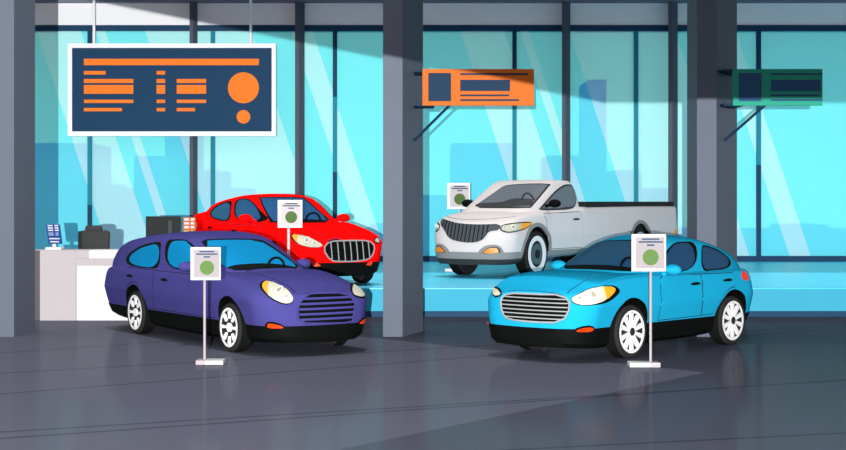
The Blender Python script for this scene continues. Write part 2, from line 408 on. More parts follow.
FEAT['hatch'] = dict(
    winr=('side', [(-0.741, 1.426), (-1.002, 1.384), (-1.248, 1.312), (-1.386, 1.233), (-1.446, 1.156), (-1.361, 1.103), (-1.176, 1.064), (-0.869, 1.065), (-0.534, 1.049)]),
    winr_g=('side', [(-0.73, 1.399), (-0.961, 1.357), (-1.197, 1.295), (-1.316, 1.236), (-1.347, 1.169), (-1.284, 1.115), (-1.141, 1.083), (-0.881, 1.079), (-0.583, 1.069)]),
    winf=('side', [(-0.689, 1.455), (-0.398, 1.464), (-0.203, 1.461), (-0.033, 1.414), (0.177, 1.312), (0.414, 1.186), (0.57, 1.092), (-0.364, 1.05)]),
    winf_g=('side', [(-0.551, 1.436), (-0.237, 1.446), (-0.065, 1.41), (0.124, 1.311), (0.361, 1.184), (0.49, 1.103), (-0.364, 1.067)]),
    ws=('front', [(-0.594, 1.102), (-0.575, 1.306), (-0.557, 1.434), (-0.296, 1.48), (0.481, 1.486), (0.69, 1.088), (0.601, 1.098), (0.198, 1.117)]),
    ws_g=('front', [(-0.587, 1.133), (-0.575, 1.306), (-0.554, 1.433), (-0.235, 1.462), (0.477, 1.467), (0.659, 1.138), (0.553, 1.141), (0.372, 1.164), (0.106, 1.17), (-0.214, 1.161)]),
    steer=('front', [(0.528, 1.147), (0.444, 1.146), (0.412, 1.251)]),
    hl=(40, [(-0.93, 0.789), (-0.918, 0.822), (-0.772, 0.893), (-0.635, 0.94), (-0.481, 0.963), (-0.355, 0.951), (-0.291, 0.893), (-0.32, 0.837), (-0.432, 0.762), (-0.56, 0.731), (-0.796, 0.718), (-0.911, 0.749)]),
    hl_g=(40, [(-0.923, 0.79), (-0.909, 0.817), (-0.757, 0.886), (-0.638, 0.925), (-0.517, 0.945), (-0.392, 0.937), (-0.362, 0.898), (-0.412, 0.843), (-0.523, 0.769), (-0.646, 0.737), (-0.796, 0.726), (-0.895, 0.75)]),
    hl_a=(40, [(-0.535, 0.94), (-0.392, 0.934), (-0.365, 0.898), (-0.412, 0.843), (-0.496, 0.782), (-0.499, 0.858)]),
    hl_c=(40, [(-0.651, 0.847), (-0.819, 0.807), (-0.587, 0.846)]),
    gr=('front', [(-0.449, 0.75), (-0.34, 0.832), (0.111, 0.839), (0.538, 0.836), (0.653, 0.717), (0.574, 0.508), (0.188, 0.494), (-0.262, 0.506), (-0.371, 0.582)]),
    ts=(40, [(-0.933, 0.387), (-0.846, 0.46), (-0.663, 0.481), (-0.628, 0.39)]),
    ts_g=(40, [(-0.908, 0.394), (-0.821, 0.45), (-0.662, 0.464), (-0.654, 0.389)]),
    tl=(150, [(0.038, 1.044), (0.058, 0.994), (0.066, 0.946), (0.046, 0.886), (-0.015, 0.904), (-0.04, 0.963)]),
    hood=('top', [(0.846, 0.604), (0.966, 0.497), (1.476, 0.547), (1.859, 0.514), (2.061, 0.509), (2.205, 0.545)]),
    seams=('side', [(-0.407, 1.053), (-0.413, 0.991), (-0.425, 0.9), (-0.41, 0.81), (-0.392, 0.688), (-1.24, 1.062), (-1.264, 1.016), (-1.277, 0.922), (-1.249, 0.774), (0.503, 1.083), (0.547, 1.009), (0.445, 0.299)]),
    handles=('side', [(-0.228, 0.899), (-1.057, 0.917)]),
    mir=('side', [(0.032, 1.162)]),
    mirf=('front', [(-0.775, 1.075)]),
    hlf=('front', [(-0.835, 0.881), (-0.746, 0.895), (-0.51, 0.86), (-0.455, 0.82), (-0.499, 0.779), (-0.617, 0.765)]),
)
FEAT['sedan'] = dict(
    winr=('side', [(-2.158, 1.155), (-2.159, 1.258), (-1.824, 1.35), (-1.477, 1.401), (-1.084, 1.439), (-0.933, 1.315), (-0.76, 1.039), (-1.362, 1.049), (-1.824, 1.082)]),
    winr_g=('side', [(-2.008, 1.156), (-1.982, 1.247), (-1.69, 1.33), (-1.072, 1.414), (-0.803, 1.056), (-1.391, 1.074), (-1.81, 1.107)]),
    winf=('side', [(-0.945, 1.452), (-0.471, 1.469), (-0.155, 1.451), (0.169, 1.367), (0.42, 1.261), (1.065, 1.04), (-0.458, 1.029)]),
    winf_g=('side', [(-0.784, 1.434), (-0.408, 1.449), (-0.131, 1.427), (0.148, 1.355), (0.402, 1.249), (0.758, 1.058), (-0.392, 1.049)]),
    ws=('front', [(0.529, 1.476), (0.384, 1.493), (-0.334, 1.493), (-0.34, 1.427), (-0.394, 1.236), (-0.451, 1.043), (0.254, 1.04), (0.655, 1.044), (0.625, 1.065)]),
    ws_g=('front', [(0.511, 1.463), (0.42, 1.468), (-0.27, 1.468), (-0.297, 1.403), (-0.397, 1.071), (-0.217, 1.086), (0.026, 1.097), (0.105, 1.093), (0.544, 1.066), (0.602, 1.061)]),
    steer=('front', [(-0.081, 1.079), (-0.214, 1.078), (-0.203, 1.19)]),
    hl=(40, [(-0.901, 0.851), (-0.909, 0.871), (-1.069, 0.864), (-1.29, 0.809), (-1.435, 0.749), (-1.493, 0.678), (-1.409, 0.641), (-1.263, 0.655), (-1.132, 0.688), (-0.995, 0.76)]),
    hl_g=(40, [(-0.935, 0.853), (-1.105, 0.844), (-1.304, 0.793), (-1.438, 0.728), (-1.486, 0.678), (-1.401, 0.649), (-1.263, 0.663), (-1.131, 0.699), (-1.021, 0.768)]),
    hl_a=(40, [(-0.938, 0.85), (-1.045, 0.847), (-1.08, 0.736), (-1.02, 0.772)]),
    hl_c=(40, [(-1.234, 0.766), (-1.35, 0.72), (-1.28, 0.766)]),
    gr=('front', [(0.354, 0.623), (0.243, 0.747), (-0.029, 0.757), (-0.491, 0.755), (-0.603, 0.664), (-0.561, 0.531), (-0.452, 0.44), (-0.169, 0.417), (0.073, 0.418), (0.248, 0.436)]),
    ts=(40, [(-1.334, 0.416), (-1.397, 0.411), (-1.486, 0.349), (-1.348, 0.339)]),
    tl=(150, [(0.61, 1.066), (0.541, 1.008), (0.503, 0.892), (0.534, 0.822)]),
    hood=('top', [(1.908, 0.395), (2.121, 0.309), (2.46, 0.276), (2.71, 0.258)]),
    seams=('side', [(-1.99, 1.067), (-1.999, 1.003), (-1.973, 0.901), (-1.945, 0.812), (-0.436, 1.024), (-0.518, 0.95), (-0.522, 0.84), (1.107, 1.033), (1.076, 0.975), (1.089, 0.837)]),
    handles=('side', [(-1.649, 0.916), (-0.231, 0.876)]),
    mir=('side', [(0.191, 1.125)]),
    mirf=('front', [(-0.668, 1.092)]),
    hlf=('front', [(-0.599, 0.76), (-0.706, 0.814), (-0.782, 0.787), (-0.746, 0.696), (-0.654, 0.697)]),
)
FEAT['truck'] = dict(
    win=('side', [(2.146, 1.34), (2.058, 1.385), (1.481, 1.67), (1.121, 1.796), (0.766, 1.874), (0.408, 1.862), (0.364, 1.645), (0.532, 1.463), (0.657, 1.379), (0.946, 1.344), (1.614, 1.326)]),
    ws=('front', [(-0.431, 1.377), (-0.295, 1.733), (-0.262, 1.821), (-0.183, 1.852), (0.23, 1.878), (0.682, 1.876), (0.711, 1.849), (0.761, 1.399), (0.747, 1.373), (0.238, 1.373)]),
    dash=('front', [(-0.395, 1.391), (-0.404, 1.462), (0.107, 1.479), (0.197, 1.499), (0.282, 1.56), (0.636, 1.56), (0.717, 1.52), (0.745, 1.393)]),
    steer=('front', [(0.618, 1.53), (0.709, 1.53), (0.494, 1.662)]),
    hl=(40, [(-1.684, 0.975), (-1.64, 1.056), (-1.321, 1.103), (-0.971, 1.113), (-0.947, 1.063), (-1.103, 0.967), (-1.397, 0.906), (-1.541, 0.897), (-1.638, 0.926)]),
    hl_a=(40, [(-1.238, 1.084), (-0.984, 1.093), (-0.985, 1.058), (-1.128, 0.988), (-1.268, 0.956), (-1.228, 1.029)]),
    hl_c=(40, [(-1.415, 1.007), (-1.586, 1.008), (-1.361, 1.006)]),
    gr=('front', [(-0.755, 1.098), (-0.81, 1.163), (-0.577, 1.126), (-0.072, 1.067), (0.373, 1.057), (0.688, 1.071), (0.704, 0.955), (0.501, 0.929), (0.452, 0.825), (0.37, 0.733), (0.146, 0.697), (-0.167, 0.726), (-0.382, 0.787), (-0.527, 0.943), (-0.663, 1.033)]),
    fog=('front', [(0.302, 0.487), (0.409, 0.611), (0.539, 0.669), (0.702, 0.67), (0.774, 0.587), (0.788, 0.49)]),
    fog_b=('front', [(0.394, 0.494), (0.493, 0.573), (0.564, 0.625), (0.68, 0.631), (0.734, 0.587), (0.732, 0.496)]),
    fog_o=('front', [(0.427, 0.502), (0.493, 0.56), (0.565, 0.607), (0.681, 0.608), (0.708, 0.561), (0.707, 0.501)]),
    hood=('front', [(-0.835, 1.199), (-0.156, 1.144), (0.517, 1.173), (0.857, 1.211)]),
    tl=('side', [(-4.221, 0.877), (-4.39, 0.827), (-4.415, 0.661), (-4.26, 0.663)]),
    seams=('side', [(2.144, 1.324), (2.046, 1.237), (1.976, 1.129), (1.996, 0.833), (0.671, 1.365), (0.492, 1.252), (0.429, 1.111), (0.464, 0.803)]),
    handles=('side', [(0.736, 1.136)]),
    mir=('side', [(1.636, 1.509)]),
    mirf=('front', [(-0.715, 1.535)]),
)
# ------------------------------------------------------------------ cars
PAINT = dict(wagon=mat('paint_violet', (72, 69, 135), 0.5, .0, K['wagon']), hatch=mat('paint_cyan', (33, 184, 230), 0.5, .0, K['hatch']),
             sedan=mat('paint_red', (255, 10, 10), 0.5, .0, K['sedan']), truck=mat('paint_pale_grey', (219, 212, 210), 0.5, .0, K['truck']))
GLASS = dict(wagon=mat('glass_blue', (24, 155, 215), .35, .0, K['wagon']*.72), hatch=mat('glass_navy', (35, 78, 118), .35, .05, K['hatch']),
             sedan=mat('glass_navy_red_car', (35, 78, 118), .35, .05, K['sedan']), truck=mat('glass_smoke', (107, 114, 121), .35, .05, K['truck']))
BLACK = mat('black_plastic', (15, 17, 16), .6, .03, .6); TYRE = mat('tyre_rubber', (43, 43, 43), .8, .05, .7); TREAD = mat('tread_rubber', (15, 17, 16), .9, .05)
WHITE = mat('wheel_white', (255, 255, 255), .5, .1, .62); LENS = mat('lens_cream', (255, 250, 222), .4, .05, .43); AMBER = mat('lens_amber', (255, 165, 20), .3, .2, .75)
ORANGE = mat('lens_orange', (250, 60, 5), .3, .2, .75); REDL = mat('lens_red', (230, 25, 5), .3, .2, .75); RING = mat('lens_ring', (255, 255, 250), .4, .05, .6)
CHROME = mat('chrome', (200, 205, 205), .4, .1, .42); SMOKEPL = mat('dark_grey_plastic', (50, 52, 54), .5, .1, .8); GREYPL = mat('grey_plastic', (139, 141, 140), .6, .1, K['truck'])
HUBGREY = mat('hub_slate', (78, 98, 107), .5, .1, .7); PURPLEL = mat('lens_plum', (150, 10, 50), .3, .2, .8); RIB = mat('grille_grey', (72, 78, 84), .5, .2, .7)

def offset_poly(poly, d):
    n = len(poly); A = sum(poly[i][0]*poly[(i+1) % n][1]-poly[(i+1) % n][0]*poly[i][1] for i in range(n)); s = 1 if A > 0 else -1
    out = []
    for i in range(n):
        a, b, c = Vector(poly[i-1]), Vector(poly[i]), Vector(poly[(i+1) % n])
        e = (b-a).normalized(); f = (c-b).normalized(); t = e+f
        if t.length < 1e-4: t = e
        t.normalize(); k = min(2, 1/max(.4, t.dot(e)))
        out.append((b.x+t.y*s*d*k, b.y-t.x*s*d*k))
    return out
def shell_below(me, z, d, y_only=None):
    """trim that covers every body face lying under height z, standing d proud of it"""
    src = NB(); src.from_mesh(me); src.normal_update()
    bm = NB(); vm = {}
    keep = [f for f in src.faces if f.material_index == 0 and all(v.co.z < z+.004 for v in f.verts) and not (f.normal.z < -.9)]
    for f in keep:
        for v in f.verts:
            if v not in vm:
                vm[v] = (bm.verts.new(v.co+v.normal*d), bm.verts.new(v.co-v.normal*.01))
    edges = set()
    for f in keep:
        bm.faces.new([vm[v][0] for v in f.verts]); bm.faces.new([vm[v][1] for v in reversed(f.verts)])
        vs = list(f.verts)
        for i in range(len(vs)): edges.add((vs[i], vs[(i+1) % len(vs)]))
    for a, b in edges:
        if (b, a) not in edges:
            bm.faces.new((vm[a][1], vm[b][1], vm[b][0], vm[a][0]))
    src.free(); return bm
def wheel(parent, x, y, P, style, outer):
    R = P['R']; w = .22 if style != 'truck' else .28; s = outer
    prof = [(R*.70, -w/2), (R*.93, -w/2), (R, -w/2+.03), (R, w/2-.03), (R*.93, w/2), (R*.70, w/2), (R*.66, w/2-.02), (R*.66, -w/2+.02)]
    bm = lathe(NB(), [(r, t*s) for r, t in prof], 48)
    disc(bm, 0, 0, R*.68, -.06*s, (w/2-.025)*s)
    for f in bm.faces:
        c = f.calc_center_median()
        if math.hypot(c.x, c.z) > R*.965 : f.material_index = 1
    o = obj('wheel', bm, [TYRE, TREAD], parent, 35, (x, y, R))
    y0, y1 = (w/2-.03)*s, (w/2+.004)*s
    if style == 'truck':
        r = lathe(NB(), [(R*.58, y0), (R*.80, y0), (R*.79, y1), (R*.58, y1)], 48); obj('rim', r, WHITE, o, 35)
        r = disc(NB(), 0, 0, R*.45, y0, y1+.0); obj('hub', r, HUBGREY, o, 35)
        r = disc(NB(), 0, 0, R*.20, y0, y1+.012*s); obj('hub_cap', r, TYRE, o, 35)
        return o
    bm = lathe(NB(), [(R*.68, y0), (R*.80, y0), (R*.80, y1), (R*.70, y1)], 48)
    n = 8 if style == 'wagon' or style == 'sedan' else 10
    for k in range(n):
        a = 2*pi*k/n+pi/2
        wi, wo = (R*.05, R*.088) if n == 8 else (R*.05, R*.095)
        ri, ro = (R*.36, R*.74) if n == 8 else (R*.12, R*.74)
        q = [(ri, -wi), (ro, -wo), (ro, wo), (ri, wi)]
        prism(bm, [(p*cos(a)-t*sin(a), p*sin(a)+t*cos(a)) for p, t in q], 'y', y0, y1)
    obj('rim', bm, WHITE, o, 35)
    if n == 8: obj('hub_cap', disc(NB(), 0, 0, R*.19, y0, y1, ry=R*.19), WHITE, o, 35)
    else: obj('hub_cap', disc(NB(), 0, 0, R*.15, y0, y1+.006*s), TYRE, o, 35)
    return o
def mirror_shape(c, rx, ry, rz, arm):
    bm = NB(); r = bmesh.ops.create_uvsphere(bm, u_segments=24, v_segments=14, radius=1)
    for v in r['verts']:
        q = v.co.copy(); k = 1-.25*max(0, q.x)
        v.co = (c[0]+q.x*rx, c[1]+q.y*ry*k, c[2]+q.z*rz*k)
    tube(bm, [c, arm], [rz*.45, rz*.4], 10)
    return bm
def build_car(k, name, label, cat):
    P, po, F = SPECS[k], POSES[k], FEAT[k]; side = po['side']; paint = PAINT[k]
    root = thing(name, label, cat, po['loc'], po['rz']); root.scale = (po['s'],)*3
    me, bvh = make_body(P, paint, BLACK)
    me.polygons.foreach_set('use_smooth', [True]*len(me.polygons)); me.set_sharp_from_angle(angle=radians(24))
    obj('body', me, None, root)
    near = side == -1; both = (near, not near)                       # mirror flags: near side first
    def P_(nm, feat, m, material, off, parent=None, th=.03, smooth=2, h=.05):
        d, poly = F[feat]
        return obj(nm, patch(bvh, poly, d, off, th, h, m, smooth), material, parent or root, 40)
    for m in both:
        if 'winr' in F:
            f = P_('side_window', 'winr', m, BLACK, .006); P_('window_glass', 'winr_g', m, GLASS[k], .012, f, .02)
            f = P_('side_window', 'winf', m, BLACK, .006); P_('window_glass', 'winf_g', m, GLASS[k], .012, f, .02)
        else:
            f = P_('side_window', 'win', m, SMOKEPL, .006, smooth=1)
            obj('window_glass', patch(bvh, offset_poly(chaikin(F['win'][1], 1), -.035), 'side', .012, .02, .05, m), GLASS[k], f, 40)
        if m == both[1] and 'hlf' in F:                              # the lamp of the far side
            hl = P_('headlight', 'hlf', near, BLACK, .008, h=.03, smooth=1)
            obj('headlight_lens', patch(bvh, chaikin(offset_poly(F['hlf'][1], -.02), 1), 'front', .016, .02, .03, near), LENS, hl, 40)
        else: hl = P_('headlight', 'hl', m, BLACK, .008)
        far = m == both[1] and 'hlf' in F
        if far: pass
        elif 'hl_g' in F: P_('headlight_lens', 'hl_g', m, LENS, .016, hl)
        else: obj('headlight_lens', patch(bvh, chaikin(offset_poly(F['hl'][1], -.022), 2), 40, .016, .02, .05, m), LENS, hl, 40)
        if not far: P_('headlight_amber', 'hl_a', m, AMBER, .022, hl, .02, 1)
        c = F['hl_c'][1]; r = abs(c[2][0]-c[0][0]) or .06
        for q, rr in () if far else ((c[0], max(.05, r*.95)), (c[1], max(.035, r*.62))):
            ring = [surf(bvh, (q[0]+rr*.7*cos(2*pi*i/24), q[1]+rr*.7*sin(2*pi*i/24)), 40, m, .021) for i in range(24)]
            bm = patch(bvh, [(q[0]+rr*.8*cos(2*pi*i/24), q[1]+rr*.8*sin(2*pi*i/24)) for i in range(24)], 40, .018, .015, .03, m, 0, mi=1)
            obj('headlight_bulb', tube(bm, ring, rr*.26, 6, True), [RING, BULB], hl, 60)
        if 'ts' in F:
            t = P_('turn_signal', 'ts', m, BLACK if 'ts_g' in F else ORANGE, .016, None, .04, 1)
            if 'ts_g' in F: obj('signal_lens', patch(bvh, offset_poly(chaikin(F['ts_g'][1], 1), -.008), 40, .024, .03, .04, m), ORANGE, t, 40)
        if 'fog' in F:
            t = P_('fog_light', 'fog', m, GREYPL, .018, None, .05, 1)
            P_('fog_surround', 'fog_b', m, SMOKEPL, .026, t, .03, 1); P_('fog_lens', 'fog_o', m, ORANGE if 0 else FOG, .034, t, .03, 1)
        if 'tl' in F:
            t = P_('tail_light', 'tl', m, REDL if k == 'hatch' else AMBER, .01, None, .03, 1)
        for dn, (poly, hd) in DOORS[k].items():
            bm = patch(bvh, offset_poly(poly, .011), 'side', .0025, .015, .06, m, 0, mi=1)
            patch(bvh, poly, 'side', .006, .012, .06, m, 0, bm)
            d = obj('door', bm, [paint, SEAM], root, 40)
            q = surf(bvh, hd, 'side', m)
            hl_ = .10 if k != 'truck' else .13
            bm = NB(); pts = [surf(bvh, (hd[0]+t*hl_, hd[1]+.004*(1-t*t)), 'side', m, .026+.014*(1-t*t)) for t in (-1, -.6, 0, .6, 1)]
            tube(bm, pts, [.012, .018, .021, .018, .012], 8)
            obj('door_handle', bm, BLACK, d, 50)
        # mirrors
        (mx, mz, rx, ry, rz, my) = MIRR[k]; s = -1 if m else 1
        base = surf(bvh, (mx+.02, mz-.06), 'side', m, -.02)
        obj('side_mirror', mirror_shape((mx, s*my, mz), rx, ry, rz, base), BLACK if k == 'truck' else paint, root, 60)
        # wheel arch trims of the pickup, body flares of the hatchback
        if k == 'truck':
            for ax in P['axles']:
                n = 28; ra = P['ra']; zc = P['R']+.02; a0 = math.asin((.45-zc)/(ra))
                o_ = [(ax+(ra+.075)*cos(a0+(pi-2*a0)*i/n), zc+(ra+.075)*sin(a0+(pi-2*a0)*i/n)) for i in range(n+1)]
                i_ = [(ax+(ra-.0)*cos(a0+(pi-2*a0)*i/n), zc+(ra-.0)*sin(a0+(pi-2*a0)*i/n)) for i in range(n+1)]
                obj('wheel_arch_trim', patch(FULL_side(bvh), o_+i_[::-1], 'side', .022, .05, .06, m), GREYPL, root, 40)
    # windscreen, steering wheel behind it
    w = P_('windscreen', 'ws', near, BLACK if k != 'truck' else SMOKEPL, .006, smooth=1)
    if 'ws_g' in F: P_('window_glass', 'ws_g', near, GLASS[k], .012, w, .02, 1)
    else:
        obj('window_glass', patch(bvh, offset_poly(chaikin(F['ws'][1], 1), -.022), 'front', .012, .02, .05, near), GLASS[k], w, 40)
        P_('dashboard', 'dash', near, mat('dash_grey', (61, 64, 66), .6, .1, .75), .017, w, .02, 1)
    c = F['steer'][1]; rx_ = abs(c[1][0]-c[0][0]); rz_ = abs(c[2][1]-c[0][1])
    dx = c[2][0]-c[0][0]
    arc = [surf(bvh, (c[0][0]+rx_*cos(a)+dx*sin(a), c[0][1]+rz_*sin(a)), 'front', near, .02) for a in [pi*i/16 for i in range(17)]]
    obj('steering_wheel', tube(NB(), arc, .018, 8), BLACK if k != 'truck' else SMOKEPL, w, 60)
    # grille with bars
    fr, barm, gm, nb, vert = GRILLE[k]
    g = F['gr'][1]
    go = obj('grille', patch(bvh, g, 'front', .012, .04, .04, near, 1), gm, root, 40)
    gs = chaikin(g, 1)
    if fr is not None:
        fl = gs+[gs[0]]
        bm = tube(NB(), [surf(bvh, p, 'front', near, .016) for p in gs], .013, 6, True); obj('grille_frame', bm, fr, go, 60)
    ax_ = 0 if vert else 1
    lo_, hi_ = min(p[ax_] for p in gs), max(p[ax_] for p in gs)
    for i in range(nb):
        v = lo_+(hi_-lo_)*(i+1)/(nb+1)
        if k == 'truck': v = lo_+(hi_-lo_)*(.13+.72*i/(nb-1)) if side else v
        xs_ = []
        for a, b in zip(gs, gs[1:]+gs[:1]):
            if (a[ax_]-v)*(b[ax_]-v) < 0:
                t = (v-a[ax_])/(b[ax_]-a[ax_]); xs_.append(a[1-ax_]+(b[1-ax_]-a[1-ax_])*t)
        if len(xs_) < 2: continue
        a, b = min(xs_)+.01, max(xs_)-.01
        if b-a < .06: continue
        pts = [(a+(b-a)*j/12,) for j in range(13)]
        pts = [surf(bvh, (v, p[0]) if vert else (p[0], v), 'front', near, .014) for p in pts]
        obj('grille_bar', tube(NB(), pts, {'wagon': .017, 'hatch': .008, 'sedan': .010, 'truck': .011}[k], 6), barm, go, 60)
    # bonnet panel with its shut line
    if k != 'truck':
        hp = [q for q in F['hood'][1] if k != 'hatch' or q[0] > 1.1]; hp = [(1.08, .50)]+hp if k == 'hatch' else hp; hp = [(x, abs(y)) for x, y in hp]
        poly = hp+[(x, -y) for x, y in hp[::-1]]
        bm = patch(bvh, offset_poly(poly, .010), 'top', .0025, .015, .07, False, 0, mi=1)
        patch(bvh, poly, 'top', .007, .012, .07, False, 0, bm)
        obj('bonnet', bm, [paint, SEAM], root, 40)
    else:
        pts = [surf(bvh, (u, 1.15+.07*(u/.85)**2), 'front', near, .004) for u in [-.8+1.6*i/16 for i in range(17)]]
        obj('bonnet_seam', tube(NB(), pts, .006, 6), GREYPL, root, 60)
    # dark cladding round the foot of the body
    if k == 'truck':
        obj('lower_cladding', shell_below(me, P['zsill'], .012), GREYPL, root, 30)
        obj('bumper_strip', shell_below(me, .40, .02), SMOKEPL, root, 30)
        x0, x1, wd, z0 = P['bed']
        bm = NB(); t = .05; zt = 1.50
        for q in ((x0, x1, wd-t, wd), (x0, x1, -wd, -wd+t), (x0, x0+t, -wd+t, wd-t), (x1-t, x1, -wd+t, wd-t)):
            box(bm, *q, z0, zt, .008)
        box(bm, x0+t, x1-t, -wd+t, wd-t, z0, z0+.04)
        obj('bed_liner', bm, SMOKEPL2, root)
    else:
        obj('lower_cladding', shell_below(me, P['zsill'], .012), BLACK, root, 30)
    for ax in P['axles']:
        for s in (-1, 1):
            wheel(root, ax, s*(P['W']-(.13 if k != 'truck' else .155)), P, k, s)
    if EXTRA_LAMP.get(k):
        pass
    return root
def FULL_side(b): return b
BULB = mat('bulb_beige', (196, 188, 158), .4, .05, .45); SEAM = mat('panel_gap', (24, 24, 40), .8, .05); FOG = mat('fog_orange', (255, 150, 50), .3, .2, .7); SMOKEPL2 = mat('liner_black', (38, 38, 38), .8, .05)
EXTRA_LAMP = {}
def arc(ax, zc, r, a0, a1, n=10): return [(ax+r*cos(radians(a0+(a1-a0)*i/n)), zc+r*sin(radians(a0+(a1-a0)*i/n))) for i in range(n+1)]
DOORS = dict(
    wagon=dict(rear=([(-2.03, .995), (-2.085, .95), (-2.09, .85), (-2.055, .66)]+arc(-1.62, .35, .45, 142, 25)+[(-1.16, .43), (-.99, .435), (-.92, .70), (-.925, .84), (-.905, .95), (-.897, .99)], (-1.756, .877)),
               front=([(-.867, .99), (-.875, .95), (-.895, .84), (-.89, .70), (-.96, .435), (1.08, .425), (1.10, .70), (1.09, .86), (1.05, .95), (1.0, .985)], (-.466, .873))),
    hatch=dict(rear=([(-1.22, 1.01), (-1.26, .97), (-1.277, .92), (-1.255, .79)]+arc(-1.225, .365, .46, 93, 18)+[(-.74, .47), (-.47, .465), (-.43, .66), (-.43, .81), (-.445, .9), (-.433, .99), (-.427, 1.02)], (-1.04, .917)),
               front=([(-.397, 1.02), (-.403, .99), (-.415, .9), (-.40, .81), (-.40, .66), (-.44, .465), (.57, .455), (.58, .70), (.57, .9), (.55, 1.0), (.50, 1.03)], (-.228, .899))),
    sedan=dict(rear=([(-2.04, 1.01), (-2.0, .98), (-1.975, .90), (-1.95, .82)]+arc(-1.62, .35, .45, 128, 25)+[(-1.16, .43), (-1.06, .435), (-.60, .70), (-.535, .84), (-.53, .95), (-.50, .99)], (-1.649, .91)),
               front=([(-.47, .99), (-.50, .95), (-.505, .84), (-.57, .70), (-1.03, .435), (1.16, .425), (1.13, .70), (1.09, .84), (1.076, .96), (1.04, .99)], (-.231, .876))),
    truck=dict(front=([(.56, 1.29), (.49, 1.24), (.44, 1.11), (.44, .83), (.44, .55), (1.80, .55), (1.97, .80), (1.976, 1.12), (2.046, 1.22), (2.06, 1.26)], (.736, 1.136))))
MIRR = dict(wagon=(.42, 1.10, .10, .13, .075, .93), hatch=(.42, 1.115, .10, .13, .075, .95), sedan=(.55, 1.115, .10, .13, .075, .94), truck=(1.85, 1.47, .10, .14, .085, 1.04))
GRILLE = dict(wagon=(PAINT['wagon'], PAINT['wagon'], BLACK, 5, False), hatch=(CHROME, CHROME, BLACK, 6, False), sedan=(CHROME, CHROME, BLACK, 7, True), truck=(None, BLACK, RIB, 13, True))
CARS = dict(
    wagon=build_car('wagon', 'station_wagon', 'violet estate car with bright blue windows, standing on the floor at left', 'car'),
    hatch=build_car('hatch', 'hatchback', 'cyan hatchback with chrome slatted grille and white ten-spoke wheels', 'car'),
    sedan=build_car('sedan', 'sedan', 'red saloon car with a vertical-bar chrome grille, parked behind the violet car', 'car'),
    truck=build_car('truck', 'pickup_truck', 'pale grey pickup truck with black bed rails, behind the cyan car', 'pickup truck'))
# ------------------------------------------------------------------ the showroom
YW = 37.5                                      # the window wall stands this far from the camera
F_, H_, CX_, HY_ = 1496.0, 2.04, 423.0, 200.0  # measured: focal length in pixels, eye height, vanishing point
def X(px, d): return (px-CX_)/F_*d
def Z(py, d): return H_-(py-HY_)/F_*d
def NBm(): return NB()
# floor with slanting slab joints
def floor_mat():
    m = bpy.data.materials.new('polished_floor'); m.use_nodes = True; nt = m.node_tree; nt.nodes.clear()
    N = nt.nodes.new; L = nt.links.new
    out = N('ShaderNodeOutputMaterial'); mix = N('ShaderNodeMixShader'); mix.inputs[0].default_value = .05
    dif = N('ShaderNodeBsdfDiffuse'); gl = N('ShaderNodeBsdfGlossy'); gl.inputs['Roughness'].default_value = .12
    gl.inputs['Color'].default_value = (.9, .9, .95, 1)
    tc = N('ShaderNodeTexCoord'); sep = N('ShaderNodeSeparateXYZ'); L(tc.outputs['Object'], sep.inputs[0])
    prev = None
    for (x0, y0, x1, y1) in ((-5.64, 19.95, -2.7, 22.4), (-4.45, 15.73, 0, 18.96), (-3.72, 13.15, 0, 14.8), (4.1, 22.8, 6.9, 24.4), (1.4, 15.3, 4.8, 17.0), (1.5, 12.45, 3.7, 13.1)):
        dx, dy = x1-x0, y1-y0; l = math.hypot(dx, dy); a, b = -dy/l, dx/l; c = -(a*x0+b*y0)
        m1 = N('ShaderNodeMath'); m1.operation = 'MULTIPLY_ADD'; m1.inputs[1].default_value = a; m1.inputs[2].default_value = c; L(sep.outputs['X'], m1.inputs[0])
        m2 = N('ShaderNodeMath'); m2.operation = 'MULTIPLY_ADD'; m2.inputs[1].default_value = b; L(sep.outputs['Y'], m2.inputs[0]); L(m1.outputs[0], m2.inputs[2])
        m3 = N('ShaderNodeMath'); m3.operation = 'ABSOLUTE'; L(m2.outputs[0], m3.inputs[0])
        m4 = N('ShaderNodeMath'); m4.operation = 'LESS_THAN'; m4.inputs[1].default_value = .035; L(m3.outputs[0], m4.inputs[0])
        if prev is None: prev = m4
        else:
            mx = N('ShaderNodeMath'); mx.operation = 'MAXIMUM'; L(prev.outputs[0], mx.inputs[0]); L(m4.outputs[0], mx.inputs[1]); prev = mx
    noi = N('ShaderNodeTexNoise'); noi.inputs['Scale'].default_value = .7; L(tc.outputs['Object'], noi.inputs['Vector'])
    rmp = N('ShaderNodeValToRGB'); c = srgb((105, 106, 121)); k = K['floor']
    rmp.color_ramp.elements[0].color = tuple(v*k*.97 for v in c[:3])+(1,); rmp.color_ramp.elements[1].color = tuple(v*k*1.03 for v in c[:3])+(1,)
    L(noi.outputs['Fac'], rmp.inputs['Fac'])
    cm = N('ShaderNodeMixRGB'); cm.inputs['Color2'].default_value = tuple(v*k*.6 for v in c[:3])+(1,); L(prev.outputs[0], cm.inputs['Fac']); L(rmp.outputs['Color'], cm.inputs['Color1'])
    L(cm.outputs[0], dif.inputs['Color']); L(dif.outputs[0], mix.inputs[1]); L(gl.outputs[0], mix.inputs[2]); L(mix.outputs[0], out.inputs['Surface'])
    return m
struct('floor', bx(-26, 26, -12, YW+.6, -.15, 0), floor_mat())
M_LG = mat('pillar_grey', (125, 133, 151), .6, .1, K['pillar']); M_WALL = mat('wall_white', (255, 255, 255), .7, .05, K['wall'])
M_NAVY = mat('navy_frame', (31, 66, 96), .6, .1, K['wall']); M_TEAL = mat('streak_teal_frame', (35, 138, 158), .6, .1, K['wall'])  # teal: navy frame with the crossing reflection streak painted in
